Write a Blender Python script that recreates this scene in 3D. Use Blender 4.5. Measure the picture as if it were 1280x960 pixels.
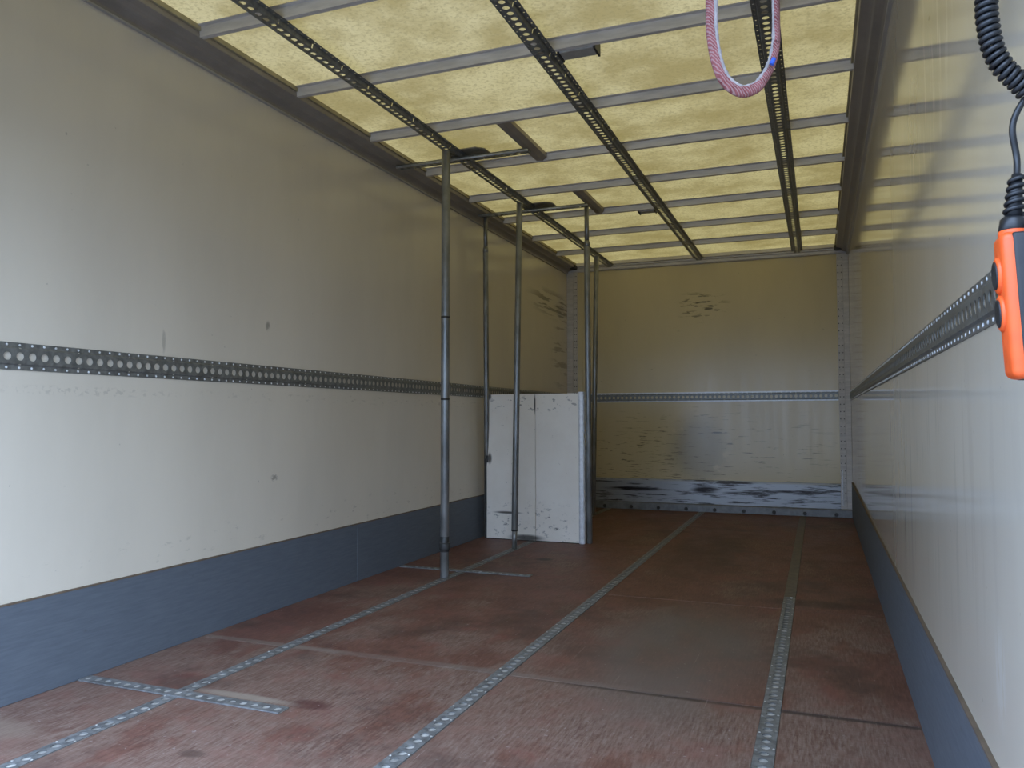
import bpy, bmesh, math, random
from mathutils import Vector, Matrix

random.seed(4)
for o in list(bpy.data.objects):
    bpy.data.objects.remove(o)
scene = bpy.context.scene
COL = scene.collection

# ------------------------------------------------------------------ camera
YAW, PITCH, ROLL = 0.3735, 0.0433, -0.0018
F_PX = 978.71
cy_, sy_ = math.cos(YAW), math.sin(YAW)
fw = Vector((-sy_ * math.cos(PITCH), cy_ * math.cos(PITCH), math.sin(PITCH)))
rt = Vector((cy_, sy_, 0))
up = rt.cross(fw)
rt, up = (math.cos(ROLL) * rt + math.sin(ROLL) * up,
          -math.sin(ROLL) * rt + math.cos(ROLL) * up)
camd = bpy.data.cameras.new('camera')
cam = bpy.data.objects.new('camera', camd)
COL.objects.link(cam)
m = Matrix((rt, up, -fw)).transposed().to_4x4()
m.translation = (2.2298, 0.0, 0.836)
cam.matrix_world = m
camd.sensor_width = 36.0
camd.lens = F_PX / 1280.0 * 36.0
camd.clip_start = 0.02
scene.camera = cam

# ------------------------------------------------------------------ sky and exposure
world = bpy.data.worlds.new('overcast_sky')
scene.world = world
world.use_nodes = True
bg = world.node_tree.nodes['Background']
# standard overcast sky: radiance grows from the horizon to the zenith as (1 + 2 sin h) / 3
wt = world.node_tree
tc = wt.nodes.new('ShaderNodeTexCoord')
sx = wt.nodes.new('ShaderNodeSeparateXYZ')
wt.links.new(tc.outputs['Generated'], sx.inputs[0])
mr = wt.nodes.new('ShaderNodeMapRange')
mr.inputs[1].default_value = 0.0; mr.inputs[2].default_value = 1.0
mr.inputs[3].default_value = 1 / 3; mr.inputs[4].default_value = 1.0
wt.links.new(sx.outputs['Z'], mr.inputs[0])
ms = wt.nodes.new('ShaderNodeMath'); ms.operation = 'MULTIPLY'
ms.inputs[1].default_value = 8.6
wt.links.new(mr.outputs[0], ms.inputs[0])
bg.inputs['Color'].default_value = (0.66, 0.885, 1.30, 1)
wt.links.new(ms.outputs[0], bg.inputs['Strength'])
# sun behind thin cloud, low over the yard to the right of the open rear end
sund = bpy.data.lights.new('veiled_sun', 'SUN')
sund.energy = 2.1
sund.angle = math.radians(60)
sund.color = (0.80, 0.94, 1.10)
sun = bpy.data.objects.new('veiled_sun', sund)
COL.objects.link(sun)
sun.rotation_euler = Vector((-0.75, 0.62, -0.42)).to_track_quat('-Z', 'Y').to_euler()
vs = scene.view_settings
vs.view_transform = 'Standard'
vs.look = 'None'
vs.gamma = 1
vs.exposure = 0.0
vs.use_curve_mapping = False

# ------------------------------------------------------------------ dimensions (metres)
W, L, Y0 = 2.48, 7.153, 0.72          # inner width, front wall, rear opening
ZB, ZR = 2.2635, 2.304                # underside of roof beams, roof sheet
ZC = 2.214                            # lower edge of the roof coves
ZK = 0.293                            # top of the kick boards
BEAMS = [1.06, 1.67, 2.262, 2.847, 3.455, 4.072, 4.686, 5.295, 5.915, 6.535]
FX = (0.400, 1.247, 2.088)            # floor rails
CX = (0.432, 1.252, 2.078)            # ceiling rails

# ------------------------------------------------------------------ node helper
class N:
    def __init__(s, name):
        s.m = bpy.data.materials.new(name)
        s.m.use_nodes = True
        s.t = s.m.node_tree
        s.b = s.t.nodes['Principled BSDF']
        s.out = s.t.nodes['Material Output']
    def new(s, ty, **kw):
        n = s.t.nodes.new(ty)
        for k, v in kw.items():
            setattr(n, k, v)
        return n
    def link(s, a, b):
        s.t.links.new(a, b)
    def put(s, inp, v):
        if isinstance(v, bpy.types.NodeSocket):
            s.link(v, inp)
        elif isinstance(v, tuple) and len(v) == 3 and inp.type == 'RGBA':
            inp.default_value = (*v, 1)
        else:
            inp.default_value = v
    def pos(s):
        return s.new('ShaderNodeNewGeometry').outputs['Position']
    def map(s, scale=(1, 1, 1), rot=(0, 0, 0), loc=(0, 0, 0)):
        n = s.new('ShaderNodeMapping')
        s.link(s.pos(), n.inputs['Vector'])
        n.inputs['Scale'].default_value = scale
        n.inputs['Rotation'].default_value = rot
        n.inputs['Location'].default_value = loc
        return n.outputs[0]
    def noise(s, vec, scale=5, detail=4, rough=0.55):
        n = s.new('ShaderNodeTexNoise')
        s.link(vec, n.inputs['Vector'])
        n.inputs['Scale'].default_value = scale
        n.inputs['Detail'].default_value = detail
        n.inputs['Roughness'].default_value = rough
        return n.outputs['Fac']
    def rng(s, v, a, b, c=0.0, d=1.0):
        n = s.new('ShaderNodeMapRange', interpolation_type='SMOOTHSTEP')
        s.link(v, n.inputs[0])
        n.inputs[1].default_value = a; n.inputs[2].default_value = b
        n.inputs[3].default_value = c; n.inputs[4].default_value = d
        return n.outputs[0]
    def math(s, op, a, b=0.0):
        n = s.new('ShaderNodeMath', operation=op)
        s.put(n.inputs[0], a); s.put(n.inputs[1], b)
        return n.outputs[0]
    def mix(s, f, a, b):
        n = s.new('ShaderNodeMix', data_type='RGBA')
        s.put(n.inputs[0], f); s.put(n.inputs[6], a); s.put(n.inputs[7], b)
        return n.outputs[2]
    def mul(s, a, b):
        n = s.new('ShaderNodeMix', data_type='RGBA', blend_type='MULTIPLY')
        s.put(n.inputs[0], 1.0); s.put(n.inputs[6], a); s.put(n.inputs[7], b)
        return n.outputs[2]
    def spot(s, c, r):
        """soft ellipsoid mask around a point of the wall or floor (a stain)"""
        d = s.map(scale=tuple(1 / v for v in r), loc=tuple(-cc / v for cc, v in zip(c, r)))
        n = s.new('ShaderNodeVectorMath', operation='LENGTH')
        s.link(d, n.inputs[0])
        return s.rng(n.outputs['Value'], 1.0, 0.35)
    def bump(s, h, strength=0.2, dist=0.002):
        n = s.new('ShaderNodeBump')
        s.link(h, n.inputs['Height'])
        n.inputs['Strength'].default_value = strength
        n.inputs['Distance'].default_value = dist
        s.link(n.outputs[0], s.b.inputs['Normal'])
    def set(s, **kw):
        for k, v in kw.items():
            s.put(s.b.inputs[k.replace('_', ' ')], v)
        return s


def simple(name, col, rough, metal=0.0, var=0.25, scale=30, spec=0.5, stretch=(1, 1, 1)):
    n = N(name)
    f = n.noise(n.map(scale=stretch), scale, 5, 0.6)
    n.set(Base_Color=n.mix(n.rng(f, 0.3, 0.7), tuple(c * (1 - var) for c in col), tuple(min(1, c * (1 + var)) for c in col)),
          Metallic=metal, Roughness=n.rng(f, 0.2, 0.8, rough * 0.8, min(1, rough * 1.2)))
    n.b.inputs['Specular IOR Level'].default_value = spec
    return n.m


def wall_material(name, axis, spots, rough=0.17, base=(0.62, 0.565, 0.47)):
    """cream gelcoat panel, faint vertical pulls in the gloss, local scuffs.
    spots: (centre, radii, darkness, streak scale, threshold, colour)"""
    n = N(name)
    fine = n.noise(n.map(scale=(1, 1, 0.35)), 2.2, 5, 0.6)
    col = n.mix(n.rng(fine, 0.3, 0.7), tuple(c * 0.95 for c in base), tuple(c * 1.03 for c in base))
    speck = n.noise(n.map(), 38, 2, 0.5)
    col = n.mix(n.math('MULTIPLY', n.rng(speck, 0.74, 0.80), 0.45), col, (0.22, 0.2, 0.17))
    for c, r, dark, sc, th, cc in spots:
        msk = n.spot(c, r)
        st = n.rng(n.noise(n.map(scale=sc, loc=c), 1, 5, 0.62), th, th + 0.07)
        col = n.mix(n.math('MULTIPLY', n.math('MULTIPLY', msk, st), dark), col, cc)
    pull = n.noise(n.map(scale=(9, 9, 0.7)), 2.0, 3, 0.5)
    n.set(Base_Color=col, Roughness=n.rng(pull, 0.25, 0.75, rough * 0.85, rough * 1.2))
    n.b.inputs['Specular IOR Level'].default_value = 0.5
    wav = n.noise(n.map(scale=(1.6, 1.6, 0.8)), 1.0, 1, 0.4)
    n.bump(wav, 0.25, 0.006)
    return n.m


BLK = (0.02, 0.019, 0.017)
GRY = (0.13, 0.125, 0.11)
MAT = {}
MAT['wall_left'] = wall_material('cream_wall_left', 'x', [
    ((0, 6.75, 1.86), (0.3, 0.85, 0.16), 0.62, (1, 1.6, 22), 0.47, (0.05, 0.042, 0.03)),
    ((0, 6.95, 1.50), (0.3, 0.35, 0.55), 0.4, (1, 1.8, 20), 0.52, (0.05, 0.042, 0.03)),
    ((0, 2.196, 1.12), (0.2, 0.012, 0.06), 0.35, (1, 60, 14), 0.42, GRY),
    ((0, 2.831, 0.576), (0.2, 0.03, 0.02), 0.6, (1, 50, 70), 0.45, GRY),
    ((0, 2.776, 1.236), (0.2, 0.02, 0.03), 0.6, (1, 40, 20), 0.40, GRY),
    ((0, 1.9, 0.925), (0.2, 0.5, 0.02), 0.22, (1, 40, 60), 0.52, GRY),
    ((0, 4.0, 0.93), (0.2, 2.5, 0.03), 0.22, (1, 22, 60), 0.57, GRY),
    ((0, 4.0, 0.36), (0.2, 3.5, 0.10), 0.25, (1, 14, 40), 0.60, GRY)])
MAT['wall_right'] = wall_material('cream_wall_right', 'x', [
    ((W, 1.40, 0.44), (0.2, 0.05, 0.10), 0.25, (1, 50, 14), 0.42, (0.75, 0.75, 0.74)),
    ((W, 2.1, 1.62), (0.2, 0.55, 0.30), 0.45, (1, 18, 2), 0.40, (0.25, 0.24, 0.22)),
    ((W, 3.0, 0.7), (0.2, 2.2, 0.5), 0.25, (1, 16, 2), 0.55, (0.3, 0.29, 0.27))], rough=0.085)
MAT['wall_front'] = wall_material('cream_wall_front', 'y', [
    ((1.25, L, 1.84), (0.30, 0.3, 0.17), 0.75, (7, 1, 42), 0.55, BLK),
    ((1.22, L, 0.56), (0.34, 0.3, 0.42), 0.42, (2.5, 1, 5), 0.36, (0.10, 0.095, 0.08)),
    ((1.25, L, 0.55), (1.5, 0.3, 0.50), 0.7, (6, 1, 70), 0.60, BLK),
    ((0.7, L, 0.45), (0.7, 0.3, 0.35), 0.7, (7, 1, 80), 0.59, BLK),
    ((1.2, L, 1.3), (1.5, 0.3, 0.7), 0.6, (8, 1, 60), 0.68, BLK)], rough=0.22, base=(0.61, 0.515, 0.31))
MAT['skin'] = simple('painted_outer_skin', (0.6, 0.6, 0.6), 0.4, var=0.03)

# worn red-brown plywood floor
n = N('worn_red_plywood')
lon = n.noise(n.map(scale=(2.2, 1.1, 1), rot=(0, 0, -0.45)), 1.5, 9, 0.70)
grain = n.noise(n.map(scale=(60, 7, 1), rot=(0, 0, -0.30)), 2.2, 6, 0.72)
grain2 = n.noise(n.map(scale=(9, 70, 1), rot=(0, 0, 0.05), loc=(7, 2, 0)), 2.0, 5, 0.7)
blot = n.noise(n.map(loc=(1, 5, 0)), 1.6, 7, 0.68)
patch = n.noise(n.map(loc=(9, 3, 0)), 4.5, 8, 0.72)
fib = n.math('ADD', n.math('MULTIPLY', grain, 0.5), n.math('ADD', n.math('MULTIPLY', grain2, 0.15), n.math('MULTIPLY', patch, 0.35)))
col = n.mix(n.rng(fib, 0.36, 0.66), (0.100, 0.041, 0.029), (0.215, 0.103, 0.076))
col = n.mix(n.math('MULTIPLY', n.rng(patch, 0.52, 0.66), 0.5), col, (0.165, 0.050, 0.040))
sep = n.new('ShaderNodeSeparateXYZ')
n.link(n.pos(), sep.inputs[0])
wear0 = n.math('ADD', n.math('MULTIPLY', n.rng(sep.outputs['Y'], 2.408, 2.400), 0.085), n.math('MULTIPLY', n.rng(sep.outputs['Y'], 4.6, 2.2), 0.05))
lonw = n.math('ADD', lon, wear0)
worn = n.math('MULTIPLY', n.rng(lonw, 0.51, 0.63), n.rng(fib, 0.38, 0.58, 0.15, 1.0))
worn = n.math('MULTIPLY', worn, n.rng(patch, 0.62, 0.40, 0.35, 1.0))
col = n.mix(worn, col, n.mix(n.rng(fib, 0.4, 0.7), (0.195, 0.138, 0.108), (0.285, 0.222, 0.180)))
col = n.mix(n.math('MULTIPLY', n.rng(blot, 0.51, 0.66), 0.65), col, (0.062, 0.034, 0.028))
for c, r, cc, k in [((0.83, 1.95, 0), (0.09, 0.05, 1), (0.06, 0.012, 0.012), 0.75),
                    ((0.757, 1.564, 0), (0.05, 0.03, 1), (0.07, 0.04, 0.03), 0.7),
                    ((0.70, 4.42, 0), (0.07, 0.06, 1), (0.02, 0.018, 0.016), 0.8),
                    ((2.2, 3.80, 0), (0.30, 0.10, 1), (0.03, 0.018, 0.015), 0.7),
                    ((1.75, 2.9, 0), (0.42, 0.95, 1), (0.145, 0.118, 0.100), 0.8),
                    ((1.55, 5.1, 0), (0.30, 1.3, 1), (0.07, 0.04, 0.032), 0.55),
                    ((0.95, 2.42, 0), (1.1, 0.035, 1), (0.20, 0.165, 0.14), 0.55),
                    ((0.25, 2.42, 0), (0.5, 0.03, 1), (0.22, 0.18, 0.15), 0.6),
                    ((2.05, 2.395, 0), (0.9, 0.02, 1), (0.035, 0.022, 0.02), 0.8),
                    ((0.10, 1.50, 0), (0.25, 0.08, 1), (0.25, 0.19, 0.145), 0.6),
                    ((0.60, 1.935, 0), (0.25, 0.03, 1), (0.30, 0.25, 0.20), 0.8)]:
    col = n.mix(n.math('MULTIPLY', n.math('MULTIPLY', n.spot(c, r), n.rng(lon, 0.25, 0.55, 0.4, 1)), k), col, cc)
scr = n.noise(n.map(scale=(60, 0.9, 1), rot=(0, 0, -0.42)), 2.0, 3, 0.5)
col = n.mix(n.math('MULTIPLY', n.rng(scr, 0.68, 0.74), n.rng(patch, 0.45, 0.6, 0.0, 0.6)), col, (0.36, 0.30, 0.26))
scr2 = n.noise(n.map(scale=(70, 1.2, 1), rot=(0, 0, 0.25), loc=(3, 1, 0)), 2.0, 3, 0.5)
col = n.mix(n.math('MULTIPLY', n.rng(scr2, 0.69, 0.75), n.rng(blot, 0.45, 0.6, 0.0, 0.5)), col, (0.34, 0.28, 0.24))
spk = n.noise(n.map(), 60, 2)
col = n.mix(n.math('MULTIPLY', n.rng(spk, 0.68, 0.74), 0.45), col, (0.38, 0.34, 0.31))
n.set(Base_Color=col, Roughness=n.rng(lon, 0.3, 0.7, 0.48, 0.66))
n.bump(fib, 0.2, 0.001)
MAT['floor'] = n.m
MAT['floor_base'] = simple('grey_joint_filler', (0.17, 0.15, 0.13), 0.8, var=0.3)

# translucent fibreglass roof sheet
n = N('translucent_fibreglass')
cl = n.noise(n.map(), 3.2, 6, 0.65)
fi = n.noise(n.map(), 62, 4, 0.7)
col = n.mix(n.rng(cl, 0.34, 0.66), (0.250, 0.215, 0.100), (0.375, 0.345, 0.195))
col = n.mix(n.math('MULTIPLY', n.rng(fi, 0.46, 0.66), 0.5), col, (0.19, 0.165, 0.08))
dr = n.noise(n.map(loc=(4, 2, 0)), 9, 5, 0.7)
col = n.mix(n.math('MULTIPLY', n.rng(dr, 0.66, 0.78), 0.6), col, (0.12, 0.085, 0.035))
tr = n.new('ShaderNodeBsdfTranslucent')
df = n.new('ShaderNodeBsdfDiffuse')
ad = n.new('ShaderNodeAddShader')
n.link(n.mul(col, (0.235, 0.172, 0.096)), tr.inputs['Color'])
n.link(n.mul(col, (1.9, 2.0, 3.0)), df.inputs['Color'])
n.link(tr.outputs[0], ad.inputs[0]); n.link(df.outputs[0], ad.inputs[1])
n.link(ad.outputs[0], n.out.inputs['Surface'])
MAT['roof'] = n.m

MAT['stub'] = simple('brown_grey_channel', (0.30, 0.26, 0.215), 0.5, 0.15, 0.12, 8)
MAT['alu'] = simple('brushed_aluminium', (0.56, 0.525, 0.485), 0.5, 0.15, 0.12, 8, stretch=(1, 6, 6))
MAT['cove'] = simple('grey_brown_cove', (0.29, 0.258, 0.222), 0.45, 0.2, 0.12, 6)
MAT['cove_light'] = simple('bare_cove_lip', (0.42, 0.40, 0.37), 0.4, 0.3, 0.1, 10)
MAT['lip'] = simple('beige_roof_flange', (0.36, 0.31, 0.19), 0.6, 0.0, 0.15, 10)
MAT['zinc'] = simple('dull_galvanised_steel', (0.20, 0.205, 0.195), 0.42, 0.55, 0.25, 40)
MAT['zinc_floor'] = simple('scuffed_floor_rail_steel', (0.20, 0.205, 0.205), 0.5, 0.4, 0.35, 40)
MAT['zinc_bright'] = simple('bright_zinc', (0.72, 0.74, 0.76), 0.38, 0.25, 0.12, 40)
MAT['zinc_worn'] = simple('worn_zinc', (0.50, 0.49, 0.46), 0.42, 0.2, 0.4, 26)
MAT['pole'] = simple('galvanised_tube', (0.225, 0.23, 0.222), 0.38, 0.55, 0.25, 14, stretch=(1, 1, 0.5))
MAT['dark_steel'] = simple('dark_oily_steel', (0.05, 0.05, 0.048), 0.5, 0.4, 0.3, 30)
MAT['bar'] = simple('lighter_steel_bar', (0.42, 0.43, 0.42), 0.4, 0.4, 0.2, 30)
MAT['plate'] = simple('grimy_steel_plate', (0.24, 0.215, 0.17), 0.6, 0.3, 0.3, 20)
MAT['sill'] = simple('dirty_grey_sill', (0.17, 0.175, 0.18), 0.5, 0.3, 0.25, 15)
MAT['rust'] = simple('dirty_rail_cover', (0.16, 0.135, 0.11), 0.6, 0.2, 0.35, 25)
MAT['rubber'] = simple('black_cable_rubber', (0.012, 0.013, 0.015), 0.38, 0, 0.2, 40)
MAT['orange'] = simple('orange_plastic', (0.84, 0.115, 0.022), 0.45, 0, 0.08, 40)
MAT['black_plastic'] = simple('black_plastic', (0.014, 0.015, 0.017), 0.5, 0, 0.2, 60)
MAT['diffuser'] = simple('grey_lamp_cover', (0.30, 0.285, 0.25), 0.4, 0, 0.12, 30)

n = N('blue_grey_kick_board')
f = n.noise(n.map(scale=(2, 4, 60)), 2, 7, 0.7)
g = n.noise(n.map(scale=(2, 3, 7)), 4.5, 4)
col = n.mix(n.rng(f, 0.3, 0.72), (0.084, 0.101, 0.124), (0.112, 0.131, 0.156))
col = n.mix(n.math('MULTIPLY', n.rng(g, 0.66, 0.76), 0.5), col, (0.055, 0.06, 0.066))
n.set(Base_Color=col, Roughness=0.62)
MAT['kick'] = n.m
MAT['kick_edge'] = simple('brown_board_edge', (0.13, 0.095, 0.065), 0.7)

n = N('scraped_aluminium_kick_plate')
f = n.noise(n.map(scale=(2.2, 1, 26)), 1.6, 6, 0.68)
col = n.mix(n.rng(f, 0.50, 0.62), (0.36, 0.37, 0.38), (0.05, 0.045, 0.042))
for c, r in [((1.28, L, 0.195), (0.16, 0.4, 0.045)), ((1.60, L, 0.175), (0.22, 0.4, 0.022)), ((0.62, L, 0.185), (0.35, 0.4, 0.025)),
             ((2.05, L, 0.20), (0.30, 0.4, 0.02))]:
    col = n.mix(n.math('MULTIPLY', n.spot(c, r), n.rng(f, 0.34, 0.5, 0.3, 1)), col, (0.018, 0.012, 0.01))
n.set(Base_Color=col, Metallic=0.45, Roughness=0.4)
MAT['front_kick'] = n.m

n = N('scuffed_white_board')
c1 = n.noise(n.map(), 5, 5, 0.6)
col = n.mix(n.rng(c1, 0.3, 0.7), (0.83, 0.775, 0.68), (0.88, 0.83, 0.74))
sp = n.noise(n.map(), 30, 4, 0.6)
low = n.math('MULTIPLY', n.spot((0.4, 5.04, 0.10), (0.55, 0.5, 0.22)), n.rng(n.noise(n.map(scale=(14, 1, 22)), 1.2, 6, 0.75), 0.55, 0.66))
col = n.mix(n.math('MULTIPLY', low, 0.75), col, (0.06, 0.06, 0.06))
hi = n.math('MULTIPLY', n.spot((0.4, 5.04, 0.93), (0.55, 0.5, 0.07)), n.rng(n.noise(n.map(scale=(14, 1, 22)), 1.2, 4, 0.6), 0.58, 0.64))
col = n.mix(n.math('MULTIPLY', hi, 0.7), col, (0.10, 0.095, 0.09))
col = n.mix(n.math('MULTIPLY', n.rng(sp, 0.69, 0.74), 0.45), col, (0.16, 0.155, 0.15))
for c, r in [((0.085, 5.04, 0.555), (0.022, 0.4, 0.05)), ((0.22, 5.04, 0.185), (0.13, 0.4, 0.012)), ((0.36, 5.04, 0.02), (0.16, 0.4, 0.03)),
             ((0.085, 5.04, 0.985), (0.018, 0.4, 0.03)), ((0.42, 5.04, 0.93), (0.008, 0.4, 0.09))]:
    col = n.mix(n.math('MULTIPLY', n.spot(c, r), 0.9), col, (0.035, 0.033, 0.03))
n.set(Base_Color=col, Roughness=0.5)
MAT['board'] = n.m

n = N('red_white_woven_strap')
w = n.new('ShaderNodeTexWave', wave_type='BANDS', bands_direction='DIAGONAL')
n.link(n.pos(), w.inputs['Vector'])
w.inputs['Scale'].default_value = 150
w.inputs['Distortion'].default_value = 4.0
f = n.noise(n.map(), 60, 3)
col = n.mix(n.rng(f, 0.35, 0.62), (0.13, 0.025, 0.024), (0.225, 0.066, 0.064))
col = n.mix(n.math('MULTIPLY', n.rng(w.outputs['Fac'], 0.45, 0.9), 0.5), col, (0.33, 0.235, 0.215))
n.set(Base_Color=col, Roughness=0.9)
n.bump(w.outputs['Fac'], 0.5, 0.001)
MAT['strap'] = n.m
MAT['strap_edge'] = simple('white_fluffy_strap_edge', (0.27, 0.235, 0.22), 0.95, 0, 0.2, 120)
MAT['blue_thread'] = simple('blue_thread', (0.03, 0.08, 0.4), 0.9)
MAT['asphalt'] = simple('grey_yard', (0.16, 0.16, 0.155), 0.9, 0, 0.2, 4)

# ------------------------------------------------------------------ mesh helper
class MB:
    def __init__(s):
        s.v, s.f, s.sm = [], [], []
    def add(s, verts, faces, smooth=False):
        o = len(s.v)
        s.v += [tuple(p) for p in verts]
        s.f += [tuple(i + o for i in q) for q in faces]
        s.sm += [smooth] * len(faces)
        return s
    def box(s, x0, x1, y0, y1, z0, z1):
        v = [(x, y, z) for x in (x0, x1) for y in (y0, y1) for z in (z0, z1)]
        return s.add(v, [(0, 1, 3, 2), (4, 6, 7, 5), (0, 4, 5, 1), (2, 3, 7, 6), (0, 2, 6, 4), (1, 5, 7, 3)])
    def extrude(s, prof, axis, a, b, smooth=False):
        """closed profile of (p,q) pairs pushed along an axis"""
        def at(p, q, t):
            return {'y': (p, t, q), 'x': (t, p, q), 'z': (p, q, t)}[axis]
        k = len(prof)
        v = [at(p, q, a) for p, q in prof] + [at(p, q, b) for p, q in prof]
        f = [(i, (i + 1) % k, k + (i + 1) % k, k + i) for i in range(k)]
        f += [tuple(range(k))[::-1], tuple(range(k, 2 * k))]
        return s.add(v, f, smooth)
    def tube(s, pts, radii, n=16, smooth=True, flat=1.0, ref=None):
        pts = [Vector(p) for p in pts]
        if not isinstance(radii, (list, tuple)):
            radii = [radii] * len(pts)
        v, f = [], []
        side = None
        for i, p in enumerate(pts):
            d = (pts[min(i + 1, len(pts) - 1)] - pts[max(i - 1, 0)]).normalized()
            if d.length < 1e-6:
                d = Vector((0, 0, 1))
            if side is None:
                side = (Vector(ref) if ref else (Vector((1, 0, 0)) if abs(d.x) < 0.8 else Vector((0, 1, 0))))
            side = (side - d * side.dot(d)).normalized()
            oth = d.cross(side)
            for j in range(n):
                a = 2 * math.pi * j / n
                v.append(p + side * math.cos(a) * radii[i] + oth * math.sin(a) * radii[i] * flat)
        for i in range(len(pts) - 1):
            for j in range(n):
                f.append((i * n + j, i * n + (j + 1) % n, (i + 1) * n + (j + 1) % n, (i + 1) * n + j))
        s.add(v, f, smooth)
        o = len(pts) - 1
        s.add(v[:n], [tuple(range(n))[::-1]])
        s.add(v[o * n:], [tuple(range(n))])
        return s
    def build(s, name, mat, parent=None, bevel=0, solid=0, kind=None):
        me = bpy.data.meshes.new(name)
        off = Vector(parent.location) if parent is not None else Vector((0, 0, 0))
        if parent is not None and parent.parent is not None:
            off += Vector(parent.parent.location)
        me.from_pydata([tuple(Vector(p) - off) for p in s.v], [], s.f)
        me.polygons.foreach_set('use_smooth', s.sm)
        me.materials.append(mat)
        bm = bmesh.new(); bm.from_mesh(me)
        bmesh.ops.remove_doubles(bm, verts=bm.verts, dist=1e-5)
        if not solid:
            bmesh.ops.recalc_face_normals(bm, faces=bm.faces)
        bm.to_mesh(me); bm.free()
        o = bpy.data.objects.new(name, me)
        COL.objects.link(o)
        if parent is not None:
            o.parent = parent
        if bevel:
            b = o.modifiers.new('bevel', 'BEVEL')
            b.width = bevel; b.segments = 2; b.limit_method = 'ANGLE'
        if solid:
            b = o.modifiers.new('solid', 'SOLIDIFY')
            b.thickness = solid; b.offset = 0
        if kind:
            o['kind'] = kind
        return o


def thing(name, label, cat, loc=(0, 0, 0), group=None):
    o = bpy.data.objects.new(name, None)
    o.empty_display_size = 0.1
    COL.objects.link(o)
    o.location = loc
    o['label'] = label; o['category'] = cat
    if group:
        o['group'] = group
    return o


def struct(o, label=None):
    o['kind'] = 'structure'
    if label:
        o['label'] = label
    return o


def struct_empty(name, loc=(0, 0, 0)):
    o = bpy.data.objects.new(name, None)
    COL.objects.link(o)
    o.location = loc
    return struct(o)

# ------------------------------------------------------------------ perforated rail builder
PITCH_H = 0.040
def ring_cell(mb, put, s0, s1, t0, t1, n, cs, ct, r, k=12, key=False):
    """rectangle with a round (or keyhole) hole in it"""
    ang = [2 * math.pi * i / k for i in range(k)]
    cor = [math.atan2(t - ct, s - cs) % (2 * math.pi) for s in (s0, s1) for t in (t0, t1)]
    for c in cor:
        if min(abs(c - a) for a in ang) > 1e-4:
            ang.append(c)
    ang.sort()
    inn, outt = [], []
    for a in ang:
        ca, sa = math.cos(a), math.sin(a)
        d = 1e9
        if ca > 1e-9: d = min(d, (s1 - cs) / ca)
        if ca < -1e-9: d = min(d, (s0 - cs) / ca)
        if sa > 1e-9: d = min(d, (t1 - ct) / sa)
        if sa < -1e-9: d = min(d, (t0 - ct) / sa)
        rr = r
        inn.append(put(cs + rr * ca, ct + rr * sa, n))
        outt.append(put(cs + d * ca, ct + d * sa, n))
    q = len(ang)
    mb.add(inn + outt, [(i, q + i, q + (i + 1) % q, (i + 1) % q) for i in range(q)])


def rail_mesh(put, length, h, half=0.0225, flange=True, hole_r=0.0125, slot=5, fh=0.0145, holes=True):
    mb = MB()
    cnt = max(1, int(round(length / PITCH_H)))
    p = length / cnt
    w = 0.004
    for i in range(cnt):
        s0, s1 = i * p, (i + 1) * p
        ring_cell(mb, put, s0, s1, -half, half, h, (s0 + s1) / 2, 0.0, hole_r, 14)
        for sg in (-1, 1):
            a, b = sg * half, sg * (half + w)
            base = 0.002
            if not flange:
                continue
            def quad(u0, u1):
                mb.add([put(u0, a, h), put(u1, a, h), put(u1, b, base), put(u0, b, base)], [(0, 1, 2, 3)])
            if slot and i % slot == slot // 2:
                quad(s0, s0 + p * 0.40); quad(s0 + p * 0.62, s1)
            else:
                quad(s0, s1)
            c, d = sorted((b, sg * (half + w + fh)))
            if not holes:
                mb.add([put(s0, c, base), put(s1, c, base), put(s1, d, base), put(s0, d, base)], [(0, 1, 2, 3)])
                continue
            ring_cell(mb, put, s0, s1, c, d, base, (s0 + s1) / 2, (c + d) / 2, 0.0037, 8)
    return mb

# ================================================================== SETTING
# ---- floor
floor = struct(MB().box(0, W, Y0, L, -0.14, -0.0125).build('floor', MAT['floor_base']))
SEAMS = [Y0, 1.155, 2.405, 3.655, 4.905, 6.155, L]
g = 0.0262
bands = [(0.0, FX[0] - g), (FX[0] + g, FX[1] - g), (FX[1] + g, FX[2] - g), (FX[2] + g, W)]
for x0, x1 in bands:
    for y0, y1 in zip(SEAMS[:-1], SEAMS[1:]):
        dz = random.uniform(-0.0008, 0.0)
        MB().box(x0, x1, y0 + 0.0007, y1 - 0.0007, -0.0125, dz).build('floor_panel', MAT['floor'], floor, bevel=0.0007)

# ---- walls
wl = struct(MB().box(-0.03, 0.0, Y0, L + 0.03, -0.14, ZR).build('wall_left', MAT['wall_left']))
wr = struct(MB().box(W, W + 0.03, Y0, L + 0.03, -0.14, ZR).build('wall_right', MAT['wall_right']))
wf = struct(MB().box(0.0, W, L, L + 0.03, -0.14, ZR).build('wall_front', MAT['wall_front']))

# ---- kick boards
for nm, sx in (('baseboard_left', 1), ('baseboard_right', -1)):
    xw = 0.0 if sx > 0 else W
    e = struct_empty(nm, (xw, 0, 0))
    cuts = [Y0, 3.487, L - 0.02] if sx > 0 else [Y0, 3.9, L - 0.02]
    for y0, y1 in zip(cuts[:-1], cuts[1:]):
        x0, x1 = sorted((xw, xw + sx * 0.008))
        MB().box(x0, x1, y0 + 0.001, y1 - 0.001, 0.0, ZK - 0.004).build('kick_board', MAT['kick'], e, bevel=0.0015)
    x0, x1 = sorted((xw, xw + sx * 0.009))
    MB().box(x0, x1, Y0, L - 0.02, ZK - 0.004, ZK + 0.001).build('edge_strip', MAT['kick_edge'], e)

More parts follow.
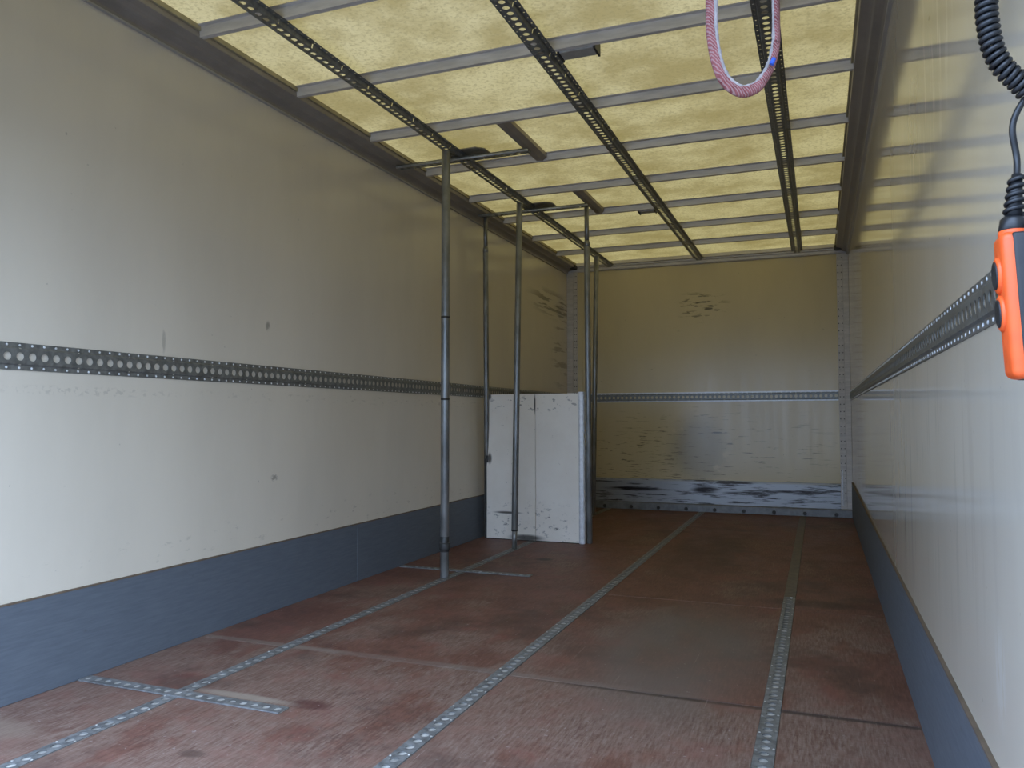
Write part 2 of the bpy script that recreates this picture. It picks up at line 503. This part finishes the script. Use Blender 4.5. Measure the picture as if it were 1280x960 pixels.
# ---- ceiling: translucent sheet, beams, stubs
ceil = struct_empty('ceiling', (0, 0, ZR))
MB().add([(-0.03, Y0, ZR), (W + 0.03, Y0, ZR), (W + 0.03, L + 0.03, ZR), (-0.03, L + 0.03, ZR)], [(0, 1, 2, 3)]).build('roof_sheet', MAT['roof'], ceil)
def beam_prof(y):
    # web facing the rear, narrow sole, flange against the sheet
    return [(y - 0.034, ZR - 0.001), (y - 0.034, ZR - 0.004), (y - 0.018, ZR - 0.005), (y - 0.012, ZB + 0.004), (y - 0.012, ZB), (y + 0.010, ZB),
            (y + 0.010, ZR - 0.001)]
for y in BEAMS:
    MB().extrude(beam_prof(y), 'x', 0.088, W - 0.088).build('roof_beam', MAT['alu'], ceil, bevel=0.001)
for xa, xb, y0, y1 in ((0.785, 0.850, BEAMS[4] + 0.010, BEAMS[5] - 0.012), (0.795, 0.855, BEAMS[6] + 0.010, BEAMS[7] - 0.012)):
    xm = (xa + xb) / 2
    MB().extrude([(xa, ZR - 0.002), (xa + 0.004, ZB + 0.002), (xm + 0.008, ZB - 0.001), (xb, ZB + 0.016), (xb, ZR - 0.002)], 'y', y0, y1).build('roof_stub', MAT['stub'], ceil, bevel=0.0015)

# ---- coves between walls and roof
for nm, sx in (('trim_1', 1), ('trim_2', -1)):
    xw = 0.0 if sx > 0 else W
    e = struct_empty(nm, (xw, 0, ZC))
    X = lambda d: xw + sx * d
    pr = [(0, ZC), (0.010, ZC), (0.012, ZC + 0.012), (0.020, ZC + 0.020), (0.034, ZC + 0.025), (0.048, ZC + 0.028), (0.054, ZC + 0.036),
          (0.066, ZC + 0.041), (0.080, ZC + 0.044), (0.093, ZC + 0.047), (0.095, ZC + 0.055), (0.095, ZR - 0.02), (0, ZR - 0.02)]
    MB().extrude([(X(a), b) for a, b in pr], 'y', Y0, L).build('cove', MAT['cove'], e, bevel=0.002)
    x0, x1 = sorted((X(0), X(0.013)))
    MB().box(x0, x1, Y0, L, ZC - 0.006, ZC).build('lip', MAT['cove_light'], e)
    x0, x1 = sorted((X(0.060), X(0.104)))
    MB().box(x0, x1, Y0, L, ZR - 0.020, ZR - 0.0015).build('roof_flange', MAT['lip'], e)

# ---- front wall trim
e = struct_empty('trim_3', (0, L, 2.22))
MB().extrude([(L, 2.222), (L - 0.012, 2.222), (L - 0.020, 2.230), (L - 0.022, 2.252), (L - 0.034, 2.256), (L - 0.036, 2.268), (L - 0.052, 2.272), (L - 0.052, ZR - 0.002),
              (L, ZR - 0.002)], 'x', 0.0, W).build('header', MAT['alu'], e, bevel=0.0015)
for x0 in (0.0, W - 0.11):
    MB().box(x0, x0 + 0.11, L - 0.10, L - 0.02, 2.245, 2.285).build('corner_casting', MAT['dark_steel'], e, bevel=0.012)
for nm, xs in (('trim_4', ((0.0, 0.062, 0.022), (0.062, 0.100, 0.012), (0.100, 0.148, 0.005))), ('trim_5', ((W - 0.044, W, 0.026), (W - 0.092, W - 0.044, 0.014)))):
    e = struct_empty(nm, (xs[0][0], L, 0.07))
    for j, (x0, x1, d) in enumerate(xs):
        MB().box(x0, x1, L - d, L, 0.07, 2.222).build('post_strip', MAT['alu'] if j < 2 else MAT['wall_front'], e, bevel=0.002)
    rv = MB()
    x0, x1, d = xs[1]
    for k in range(34):
        z = 0.14 + k * 0.062
        for xx in (x0 + 0.010, x1 - 0.010):
            rv.tube([(xx, L - d - 0.003, z), (xx, L - d + 0.001, z)], [0.0042, 0.005], 8)
    rv.build('rivets', MAT['dark_steel'], e, kind='stuff')
    if nm == 'trim_5':
        MB().box(W - 0.080, W - 0.072, L - 0.030, L - 0.012, 0.10, 0.40).build('bright_edge', MAT['zinc_bright'], e, bevel=0.002)

# ---- front kick plate with sill and bolts
e = struct_empty('baseboard_front', (0, L, 0))
MB().extrude([(L, 0.067), (L - 0.010, 0.067), (L - 0.010, 0.262), (L - 0.006, 0.278), (L, 0.280)], 'x', 0.10, W - 0.092).build('kick_plate', MAT['front_kick'], e, bevel=0.001)
MB().extrude([(L, 0.0), (L - 0.040, 0.0), (L - 0.034, 0.058), (L - 0.028, 0.067), (L, 0.067)], 'x', 0.0, W).build('sill', MAT['sill'], e, bevel=0.002)
for k in range(10):
    x = 0.115 + k * 0.2485
    b = MB().tube([(x, L - 0.0335, 0.022), (x, L - 0.042, 0.022), (x, L - 0.046, 0.022)], [0.016, 0.016, 0.010], 12)
    b.build('bolt', MAT['dark_steel'], e)

# ---- unseen shutter box and slats, added to shade the upper left wall
e = struct_empty('trim_6', (0, Y0, 1.90))
MB().box(-0.03, W + 0.03, Y0 - 0.05, Y0, 1.68, ZR + 0.03).build('added_shade_box', MAT['skin'], e, bevel=0.004)
MB().box(0.0, W, Y0, Y0 + 0.28, 1.92, 1.96).build('added_shade_slats', MAT['cove_light'], e, bevel=0.004)

# ---- yard outside the open rear doors
yard = MB().box(-30, 30, -40, 30, -1.25, -1.15).build('ground', MAT['asphalt'])
struct(yard)

# ================================================================== RAILS
def rail_thing(name, label, loc, put, length, h, group, mat, extra=None, **kw):
    t = thing(name, label, 'rail', loc, group)
    rail_mesh(put, length, h, **kw).build('perforated_strip', mat, t, solid=0.0016)
    if not kw.get('holes', True):
        rv = MB()
        c = int(round(length / PITCH_H))
        for i in range(c):
            for q in (-0.034, 0.034):
                ss = (i + 0.5) * length / c
                rv.tube([put(ss, q, 0.0025), put(ss, q, 0.0042)], [0.0040, 0.0030], 8)
        rv.build('rivets', MAT['zinc_bright'], t, kind='stuff')
    return t

# ---- wall rails (z centre 1.0225)
ZW = 1.0225
rl = rail_thing('wall_rail', 'perforated grey lashing rail along the left wall', (0, Y0, ZW),
                lambda s, t, nn: (nn, Y0 + 0.02 + s, ZW + t), 6.40, 0.006, 'wall lashing rails', MAT['zinc'], holes=False)
rr_ = rail_thing('wall_rail', 'perforated grey lashing rail along the right wall behind the orange remote', (W, Y0, ZW - 0.005),
                 lambda s, t, nn: (W - nn, Y0 + 0.02 + s, ZW - 0.005 + t), 6.40, 0.006, 'wall lashing rails', MAT['zinc'], holes=False)
rf = rail_thing('wall_rail', 'short perforated grey lashing rail across the front end wall', (0.15, L, ZW - 0.003),
                lambda s, t, nn: (0.15 + s, L - nn, ZW - 0.003 + t), W - 0.094 - 0.15, 0.006, 'wall lashing rails', MAT['zinc'], holes=False)
for zz, hh in ((ZW - 0.003 + 0.034, 0.012), (ZW - 0.003 - 0.041, 0.010)):
    MB().box(0.15, W - 0.094, L - 0.006, L, zz, zz + hh).build('edge_strip', MAT['zinc_bright'], rf)

# ---- floor rails, set flush between the plywood panels
names = ['perforated steel floor rail nearest the left wall', 'perforated steel floor rail down the middle of the floor',
         'perforated steel floor rail nearest the right wall']
for x, lb in zip(FX, names):
    y1 = 3.90 if x == FX[2] else L - 0.045
    t = thing('floor_rail', lb, 'rail', (x, Y0, 0), 'long floor rails')
    rail_mesh(lambda s, q, nn: (x + q, Y0 + 0.01 + s, nn), y1 - Y0 - 0.01, 0.0006, half=0.0255, flange=False, hole_r=0.0118).build('perforated_strip', MAT['zinc_floor'], t, solid=0.0016)
    MB().box(x - 0.0255, x + 0.0255, Y0 + 0.01, y1, -0.0122, -0.0022).build('channel_bottom', MAT['zinc_worn'], t)
    # small screws in pairs beside every third hole
    sc = MB()
    k = 0
    while Y0 + 0.05 + k * 0.12 < y1 - 0.02:
        yy = Y0 + 0.05 + k * 0.12
        for sg, dy in ((-1, 0.0), (1, 0.02)):
            sc.tube([(x + sg * 0.0205, yy + dy, 0.001), (x + sg * 0.0205, yy + dy, 0.0024)], [0.0036, 0.0028], 8)
        k += 1
    sc.build('screws', MAT['zinc_worn'], t, kind='stuff')
    if x == FX[2]:
        MB().box(x - 0.0255, x + 0.0255, y1 + 0.004, L - 0.045, -0.012, 0.0012).build('cover_strip', MAT['rust'], t, bevel=0.001)
        MB().tube([(x + 0.008, y1 - 0.02, 0.001), (x + 0.008, y1 - 0.02, 0.004)], [0.007, 0.005], 10).build('end_screw', MAT['zinc_bright'], t)

# ---- short cross rails on the floor
for y, x0, x1, lb in ((1.878, 0.014, 0.792, 'short perforated floor rail crossing the left floor rail in the foreground'),
                      (3.925, 0.018, 0.80, 'short perforated floor rail crossing beneath the steel poles farther back')):
    t = thing('cross_floor_rail', lb, 'rail', (x0, y, 0), 'short floor rails')
    rail_mesh(lambda s, q, nn: (x0 + s, y + q, nn), x1 - x0, 0.0042, half=0.022, flange=False, hole_r=0.011).build('perforated_strip', MAT['zinc_floor'], t, solid=0.0014)
    MB().box(x0, x1, y - 0.0218, y + 0.0218, 0.0009, 0.0022).build('channel_bottom', MAT['zinc_worn'], t)
    for sg in (-1, 1):
        MB().box(x0, x1, y + sg * 0.022 - 0.0016, y + sg * 0.022 + 0.0016, 0.0009, 0.0046).build('edge_strip', MAT['zinc_floor'], t)

# ---- ceiling rails, hung under the beams
names = ['dark perforated ceiling rail nearest the left wall, holding the steel poles', 'dark perforated ceiling rail down the middle of the roof',
         'dark perforated ceiling rail nearest the right wall, behind the hanging red strap']
for x, lb in zip(CX, names):
    t = rail_thing('ceiling_rail', lb, (x, Y0, ZB), lambda s, q, nn: (x + q, Y0 + 0.03 + s, ZB - 0.0005 - nn), L - 0.06 - Y0 - 0.03, 0.0185,
                   'long ceiling rails', MAT['zinc'], fh=0.0185)

# ---- short cross rails below the roof with their mounting plates
for y, lb in ((3.800, 'short perforated ceiling cross rail near the front free standing pole'),
              (4.930, 'short perforated ceiling cross rail above the white partition board')):
    zt = ZB - 0.0215
    t = thing('cross_ceiling_rail', lb, 'rail', (0.05, y, zt), 'short ceiling rails')
    rail_mesh(lambda s, q, nn: (0.062 + s, y + q, zt - nn), 0.778, 0.014, half=0.0185, hole_r=0.0118, fh=0.009).build('perforated_strip', MAT['zinc'], t, solid=0.0016)
    MB().tube([(0.062, y - 0.028, zt - 0.012), (0.84, y - 0.028, zt - 0.012)], 0.0065, 10).build('edge_bar', MAT['bar'], t)
    cx, cyy = 0.49, y + 0.0
    o8 = [(cx - 0.12, cyy - 0.03), (cx - 0.08, cyy - 0.065), (cx + 0.07, cyy - 0.07), (cx + 0.11, cyy - 0.03), (cx + 0.11, cyy + 0.05), (cx + 0.07, cyy + 0.09), (cx - 0.08, cyy + 0.09), (cx - 0.12, cyy + 0.05)]
    MB().extrude(o8, 'z', ZB + 0.0005, ZB + 0.007).build('mounting_plate', MAT['plate'], t, bevel=0.001)

# ================================================================== POLES
def pole(label, base, top, r, joints=(), foot_h=0.03, inner=None, collar=None, seams=()):
    b, tp = Vector(base), Vector(top)
    d = tp - b
    ln = d.length
    u = d / ln
    at = lambda h: b + u * h
    t = thing('load_pole', label, 'pole', base, 'steel load poles')
    lo, hi = inner if inner else (0.0, ln)
    MB().tube([at(max(lo, 0.0)), at(min(hi, ln))], r, 20).build('tube', MAT['pole'], t, bevel=0.001)
    if lo > 0:
        MB().tube([at(0.0), at(lo + 0.02)], r * 0.80, 16).build('inner_tube', MAT['pole'], t)
    if hi < ln:
        MB().tube([at(hi - 0.02), at(ln)], r * 0.76, 16).build('inner_tube', MAT['pole'], t)
        MB().tube([at(hi - 0.03), at(hi - 0.012), at(hi + 0.012)], [r * 1.0, r * 1.06, r * 0.8], 18).build('grip_ring', MAT['pole'], t)
    if collar:
        MB().tube([at(collar - 0.03), at(collar - 0.018), at(collar - 0.016), at(collar + 0.016), at(collar + 0.018), at(collar + 0.05)],
                  [r * 1.02, r * 1.06, r * 1.30, r * 1.30, r * 1.08, r * 1.02], 20).build('collar', MAT['dark_steel'], t, bevel=0.001)
    for h in seams:
        MB().tube([at(h), at(h + 0.010)], r * 1.03, 18).build('joint_ring', MAT['dark_steel'], t)
    return t

pole('tallest grey steel pole standing in front, with a dark collar near its foot', (0.386, 3.73, 0.0015), (0.425, 3.66, 2.243), 0.0228, collar=0.165, seams=(1.36, 0.93))
pole('slightly leaning grey steel pole standing before the white partition board', (0.402, 4.70, 0.0015), (0.420, 4.76, 2.243), 0.0205, inner=(0.115, 2.3), seams=(0.112,))
pole('grey steel pole at the left edge of the white partition board', (0.045, 5.092, 0.0), (0.094, 4.950, 2.225), 0.0185, inner=(0.0, 2.02))
pole('grey steel pole at the right edge of the white partition board', (0.788, 5.093, 0.0), (0.824, 4.940, 2.225), 0.0195, inner=(0.0, 2.00))
pole('farthest grey steel pole, standing behind the white partition board', (0.402, 6.57, 0.0015), (0.440, 6.60, 2.243), 0.0215)

# ================================================================== PARTITION
YP = 5.043
pt = thing('partition_board', 'scuffed white partition board standing on the floor by the left wall', 'partition', (0.42, YP, 0))
for x0, x1 in ((0.062, 0.4225), (0.4245, 0.738)):
    MB().box(x0, x1, YP, YP + 0.022, 0.004, 1.000).build('board', MAT['board'], pt, bevel=0.002)
MB().extrude([(0.733, YP - 0.006), (0.742, YP - 0.012), (0.764, YP - 0.012), (0.772, YP - 0.004), (0.772, YP + 0.028), (0.733, YP + 0.028)], 'z', 0.0, 1.010).build('right_edge_profile', MAT['zinc_bright'], pt, bevel=0.001)
MB().extrude([(0.050, YP - 0.004), (0.0635, YP - 0.004), (0.0635, YP + 0.026), (0.050, YP + 0.026)], 'z', 0.0, 0.998).build('left_edge_profile', MAT['dark_steel'], pt, bevel=0.001)
MB().box(0.062, 0.738, YP + 0.001, YP + 0.021, 0.0, 0.004).build('bottom_strip', MAT['dark_steel'], pt)
MB().box(0.055, 0.075, YP - 0.008, YP + 0.004, 0.525, 0.575).build('latch', MAT['dark_steel'], pt, bevel=0.003)

# ================================================================== ROOF LAMPS
for (x0, x1, y0), lb in (((1.300, 1.455, BEAMS[3] + 0.011), 'small grey box lamp on a roof beam just right of the middle ceiling rail'),
                         ((1.085, 1.205, BEAMS[7] + 0.011), 'tiny dark box lamp on a far roof beam, left of the middle ceiling rail')):
    t = thing('ceiling_light', lb, 'lamp', (x0, y0, ZB), 'roof lamps')
    MB().box(x0 + 0.008, x1 - 0.008, y0, y0 + 0.072, ZB - 0.006, ZR - 0.001).build('diffuser', MAT['diffuser'], t, bevel=0.006)
    for a, b in ((x0, x0 + 0.009), (x1 - 0.009, x1)):
        MB().box(a, b, y0, y0 + 0.080, ZB - 0.010, ZR - 0.001).build('end_cap', MAT['dark_steel'], t, bevel=0.002)

# ================================================================== STRAP
def spline(pts, n=10):
    pts = [Vector(p) for p in pts]
    out = []
    for i in range(len(pts) - 1):
        p0, p1, p2, p3 = pts[max(i - 1, 0)], pts[i], pts[i + 1], pts[min(i + 2, len(pts) - 1)]
        for k in range(n):
            u = k / n
            out.append(0.5 * ((2 * p1) + (-p0 + p2) * u + (2 * p0 - 5 * p1 + 4 * p2 - p3) * u * u + (-p0 + 3 * p1 - 3 * p2 + p3) * u ** 3))
    out.append(pts[-1])
    return out

SP = [(2.118, 1.060, 2.256), (2.112, 1.056, 1.9), (2.106, 1.054, 1.55), (2.105, 1.054, 1.395), (2.105, 1.056, 1.353), (2.110, 1.060, 1.315), (2.120, 1.065, 1.288),
      (2.139, 1.070, 1.272), (2.159, 1.074, 1.275), (2.172, 1.076, 1.290), (2.180, 1.077, 1.307), (2.185, 1.077, 1.331), (2.187, 1.076, 1.363), (2.184, 1.070, 1.6), (2.165, 1.062, 1.95), (2.15, 1.060, 2.256)]
t = thing('hanging_strap', 'red and white woven strap hanging in a loop from the roof', 'strap', (2.13, 1.06, 1.27))
path = spline(SP, 8)
k = len(path)
rad = [0.0078 if i < k * 0.50 else 0.0078 - 0.0022 * min(1, (i - k * 0.5) / (k * 0.12)) for i in range(k)]
MB().tube(path, rad, 14, flat=0.62).build('webbing', MAT['strap'], t)
edge = []
for i, p in enumerate(path):
    d = (path[min(i + 1, k - 1)] - path[max(i - 1, 0)]).normalized()
    nrm = Vector((d.z, 0, -d.x))
    if d.z < 0:
        pass
    edge.append(p - nrm * rad[i] * 0.75 + Vector((0, -0.002, 0)))
MB().tube(edge[16:-16], [0.0020 + 0.0012 * random.random() for _ in edge[16:-16]], 8).build('frayed_edge', MAT['strap_edge'], t)
MB().tube([(2.1795, 1.066, 1.300), (2.183, 1.066, 1.308)], [0.0032, 0.0028], 8).build('blue_stitch', MAT['blue_thread'], t)
MB().box(2.105, 2.165, 1.048, 1.072, 2.254, 2.2635).build('hanger_plate', MAT['dark_steel'], t, bevel=0.002)

# ================================================================== REMOTE CONTROL ON ITS COILED CABLE
t = thing('remote_control', 'orange and black hand remote hanging on a coiled cable by the right wall', 'remote', (2.43, 0.98, 0.876))
def rounded(x0, x1, y0, y1, z0, z1, r, name, mat, par, seg=4):
    o = MB().box(x0, x1, y0, y1, z0, z1).build(name, mat, par)
    b = o.modifiers.new('bevel', 'BEVEL'); b.width = r; b.segments = seg; b.limit_method = 'ANGLE'
    for p in o.data.polygons: p.use_smooth = True
    return o
PX, PY = 2.4100, 0.944
TILT = math.radians(3.0)
def tilted(mb):
    """lean the body 3 degrees: its foot swings towards the wall"""
    mb.v = [(x + (1.031 - z) * math.sin(TILT), y, z) for x, y, z in mb.v]
    return mb
def rounded(x0, x1, y0, y1, z0, z1, r, name, mat, seg=4):
    o = tilted(MB().box(x0, x1, y0, y1, z0, z1)).build(name, mat, t)
    b = o.modifiers.new('bevel', 'BEVEL'); b.width = r; b.segments = seg; b.limit_method = 'ANGLE'
    for p in o.data.polygons: p.use_smooth = True
    return o
rounded(PX, PX + 0.0205, PY, PY + 0.046, 0.876, 1.031, 0.0085, 'orange_shell', MAT['orange'])
rounded(PX + 0.0100, PX + 0.052, PY - 0.0015, PY + 0.0475, 0.8755, 1.0295, 0.004, 'black_shell', MAT['black_plastic'])
for zc in (0.9875, 0.9465):
    yb = PY + 0.026
    tilted(MB().tube([(PX + 0.003, yb, zc), (PX - 0.0020, yb, zc), (PX - 0.0032, yb, zc)], [0.0200, 0.0195, 0.0172], 28, ref=(0, 0, 1), flat=0.85)).build('button_ring', MAT['orange'], t)
    tilted(MB().tube([(PX - 0.002, yb, zc), (PX - 0.0042, yb, zc), (PX - 0.0048, yb, zc)], [0.0152, 0.0150, 0.013], 28, ref=(0, 0, 1), flat=0.85)).build('button', MAT['black_plastic'], t)
cx0, cy0 = 2.4270, 0.970
MB().tube([(cx0, cy0, 1.024), (cx0, cy0, 1.034), (cx0, cy0, 1.0365)], [0.0145, 0.0145, 0.013], 24).build('orange_collar', MAT['orange'], t)
sr = MB().tube([(cx0, cy0, 1.034), (cx0, cy0, 1.036), (cx0 + 0.0005, cy0, 1.047), (cx0 + 0.001, cy0, 1.050)], [0.0130, 0.0142, 0.0128, 0.0095], 24)
# spiral strain relief
hel = []
for i in range(5 * 18 + 1):
    a = 2 * math.pi * i / 18
    u = i / 90
    hel.append((cx0 + 0.001 + 0.004 * u + (0.0088 - 0.0022 * u) * math.cos(a), cy0 + (0.0088 - 0.0022 * u) * math.sin(a), 1.0525 + 0.040 * u))
sr.tube(hel, 0.0026, 8)
sr.tube([(cx0 + 0.001, cy0, 1.047), (cx0 + 0.003, cy0, 1.075), (cx0 + 0.005, cy0, 1.096)], [0.0078, 0.0068, 0.0052], 16)
sr.build('strain_relief', MAT['rubber'], t)
cab = spline([(cx0 + 0.004, cy0, 1.086), (2.4345, 0.981, 1.115), (2.4305, 0.978, 1.145), (2.4335, 0.978, 1.162), (2.442, 0.980, 1.178), (2.4535, 0.985, 1.190),
              (2.4590, 0.986, 1.187), (2.4560, 0.984, 1.182), (2.4500, 0.982, 1.184)], 8)
MB().tube(cab, 0.0034, 12).build('cable', MAT['rubber'], t)
core = spline([(2.4500, 0.982, 1.184), (2.4360, 0.976, 1.200), (2.4230, 0.971, 1.214), (2.4135, 0.967, 1.232), (2.4085, 0.964, 1.255), (2.4065, 0.962, 1.280), (2.4075, 0.960, 1.32),
               (2.410, 0.958, 1.40), (2.412, 0.956, 1.50)], 10)
pos_ = [0.0]
for a, b in zip(core[:-1], core[1:]):
    pos_.append(pos_[-1] + (b - a).length)
def along(dist):
    for i in range(len(core) - 1):
        if dist <= pos_[i + 1]:
            u = (dist - pos_[i]) / (pos_[i + 1] - pos_[i])
            return core[i].lerp(core[i + 1], u), (core[i + 1] - core[i]).normalized()
    return core[-1], (core[-1] - core[-2]).normalized()
turn = 0.0069
cnt = int(pos_[-1] / turn)
hel = []
for i in range(cnt * 14 + 1):
    p, d = along(min(pos_[-1], i / 14 * turn))
    sd = (Vector((0, 1, 0)) - d * d.y).normalized()
    ot = d.cross(sd)
    a = 2 * math.pi * i / 14
    hel.append(p + sd * 0.0086 * math.cos(a) + ot * 0.0086 * math.sin(a))
MB().tube(hel, 0.0033, 7).build('coiled_cable', MAT['rubber'], t)
MB().tube(spline([hel[-1], (2.413, 0.956, 1.55), (2.413, 0.957, 1.9), (2.413, 0.958, 2.262)], 6), 0.0034, 10).build('upper_cable', MAT['rubber'], t)
MB().tube([(2.413, 0.958, 2.246), (2.413, 0.958, 2.262)], [0.007, 0.009], 12).build('cable_gland', MAT['black_plastic'], t)
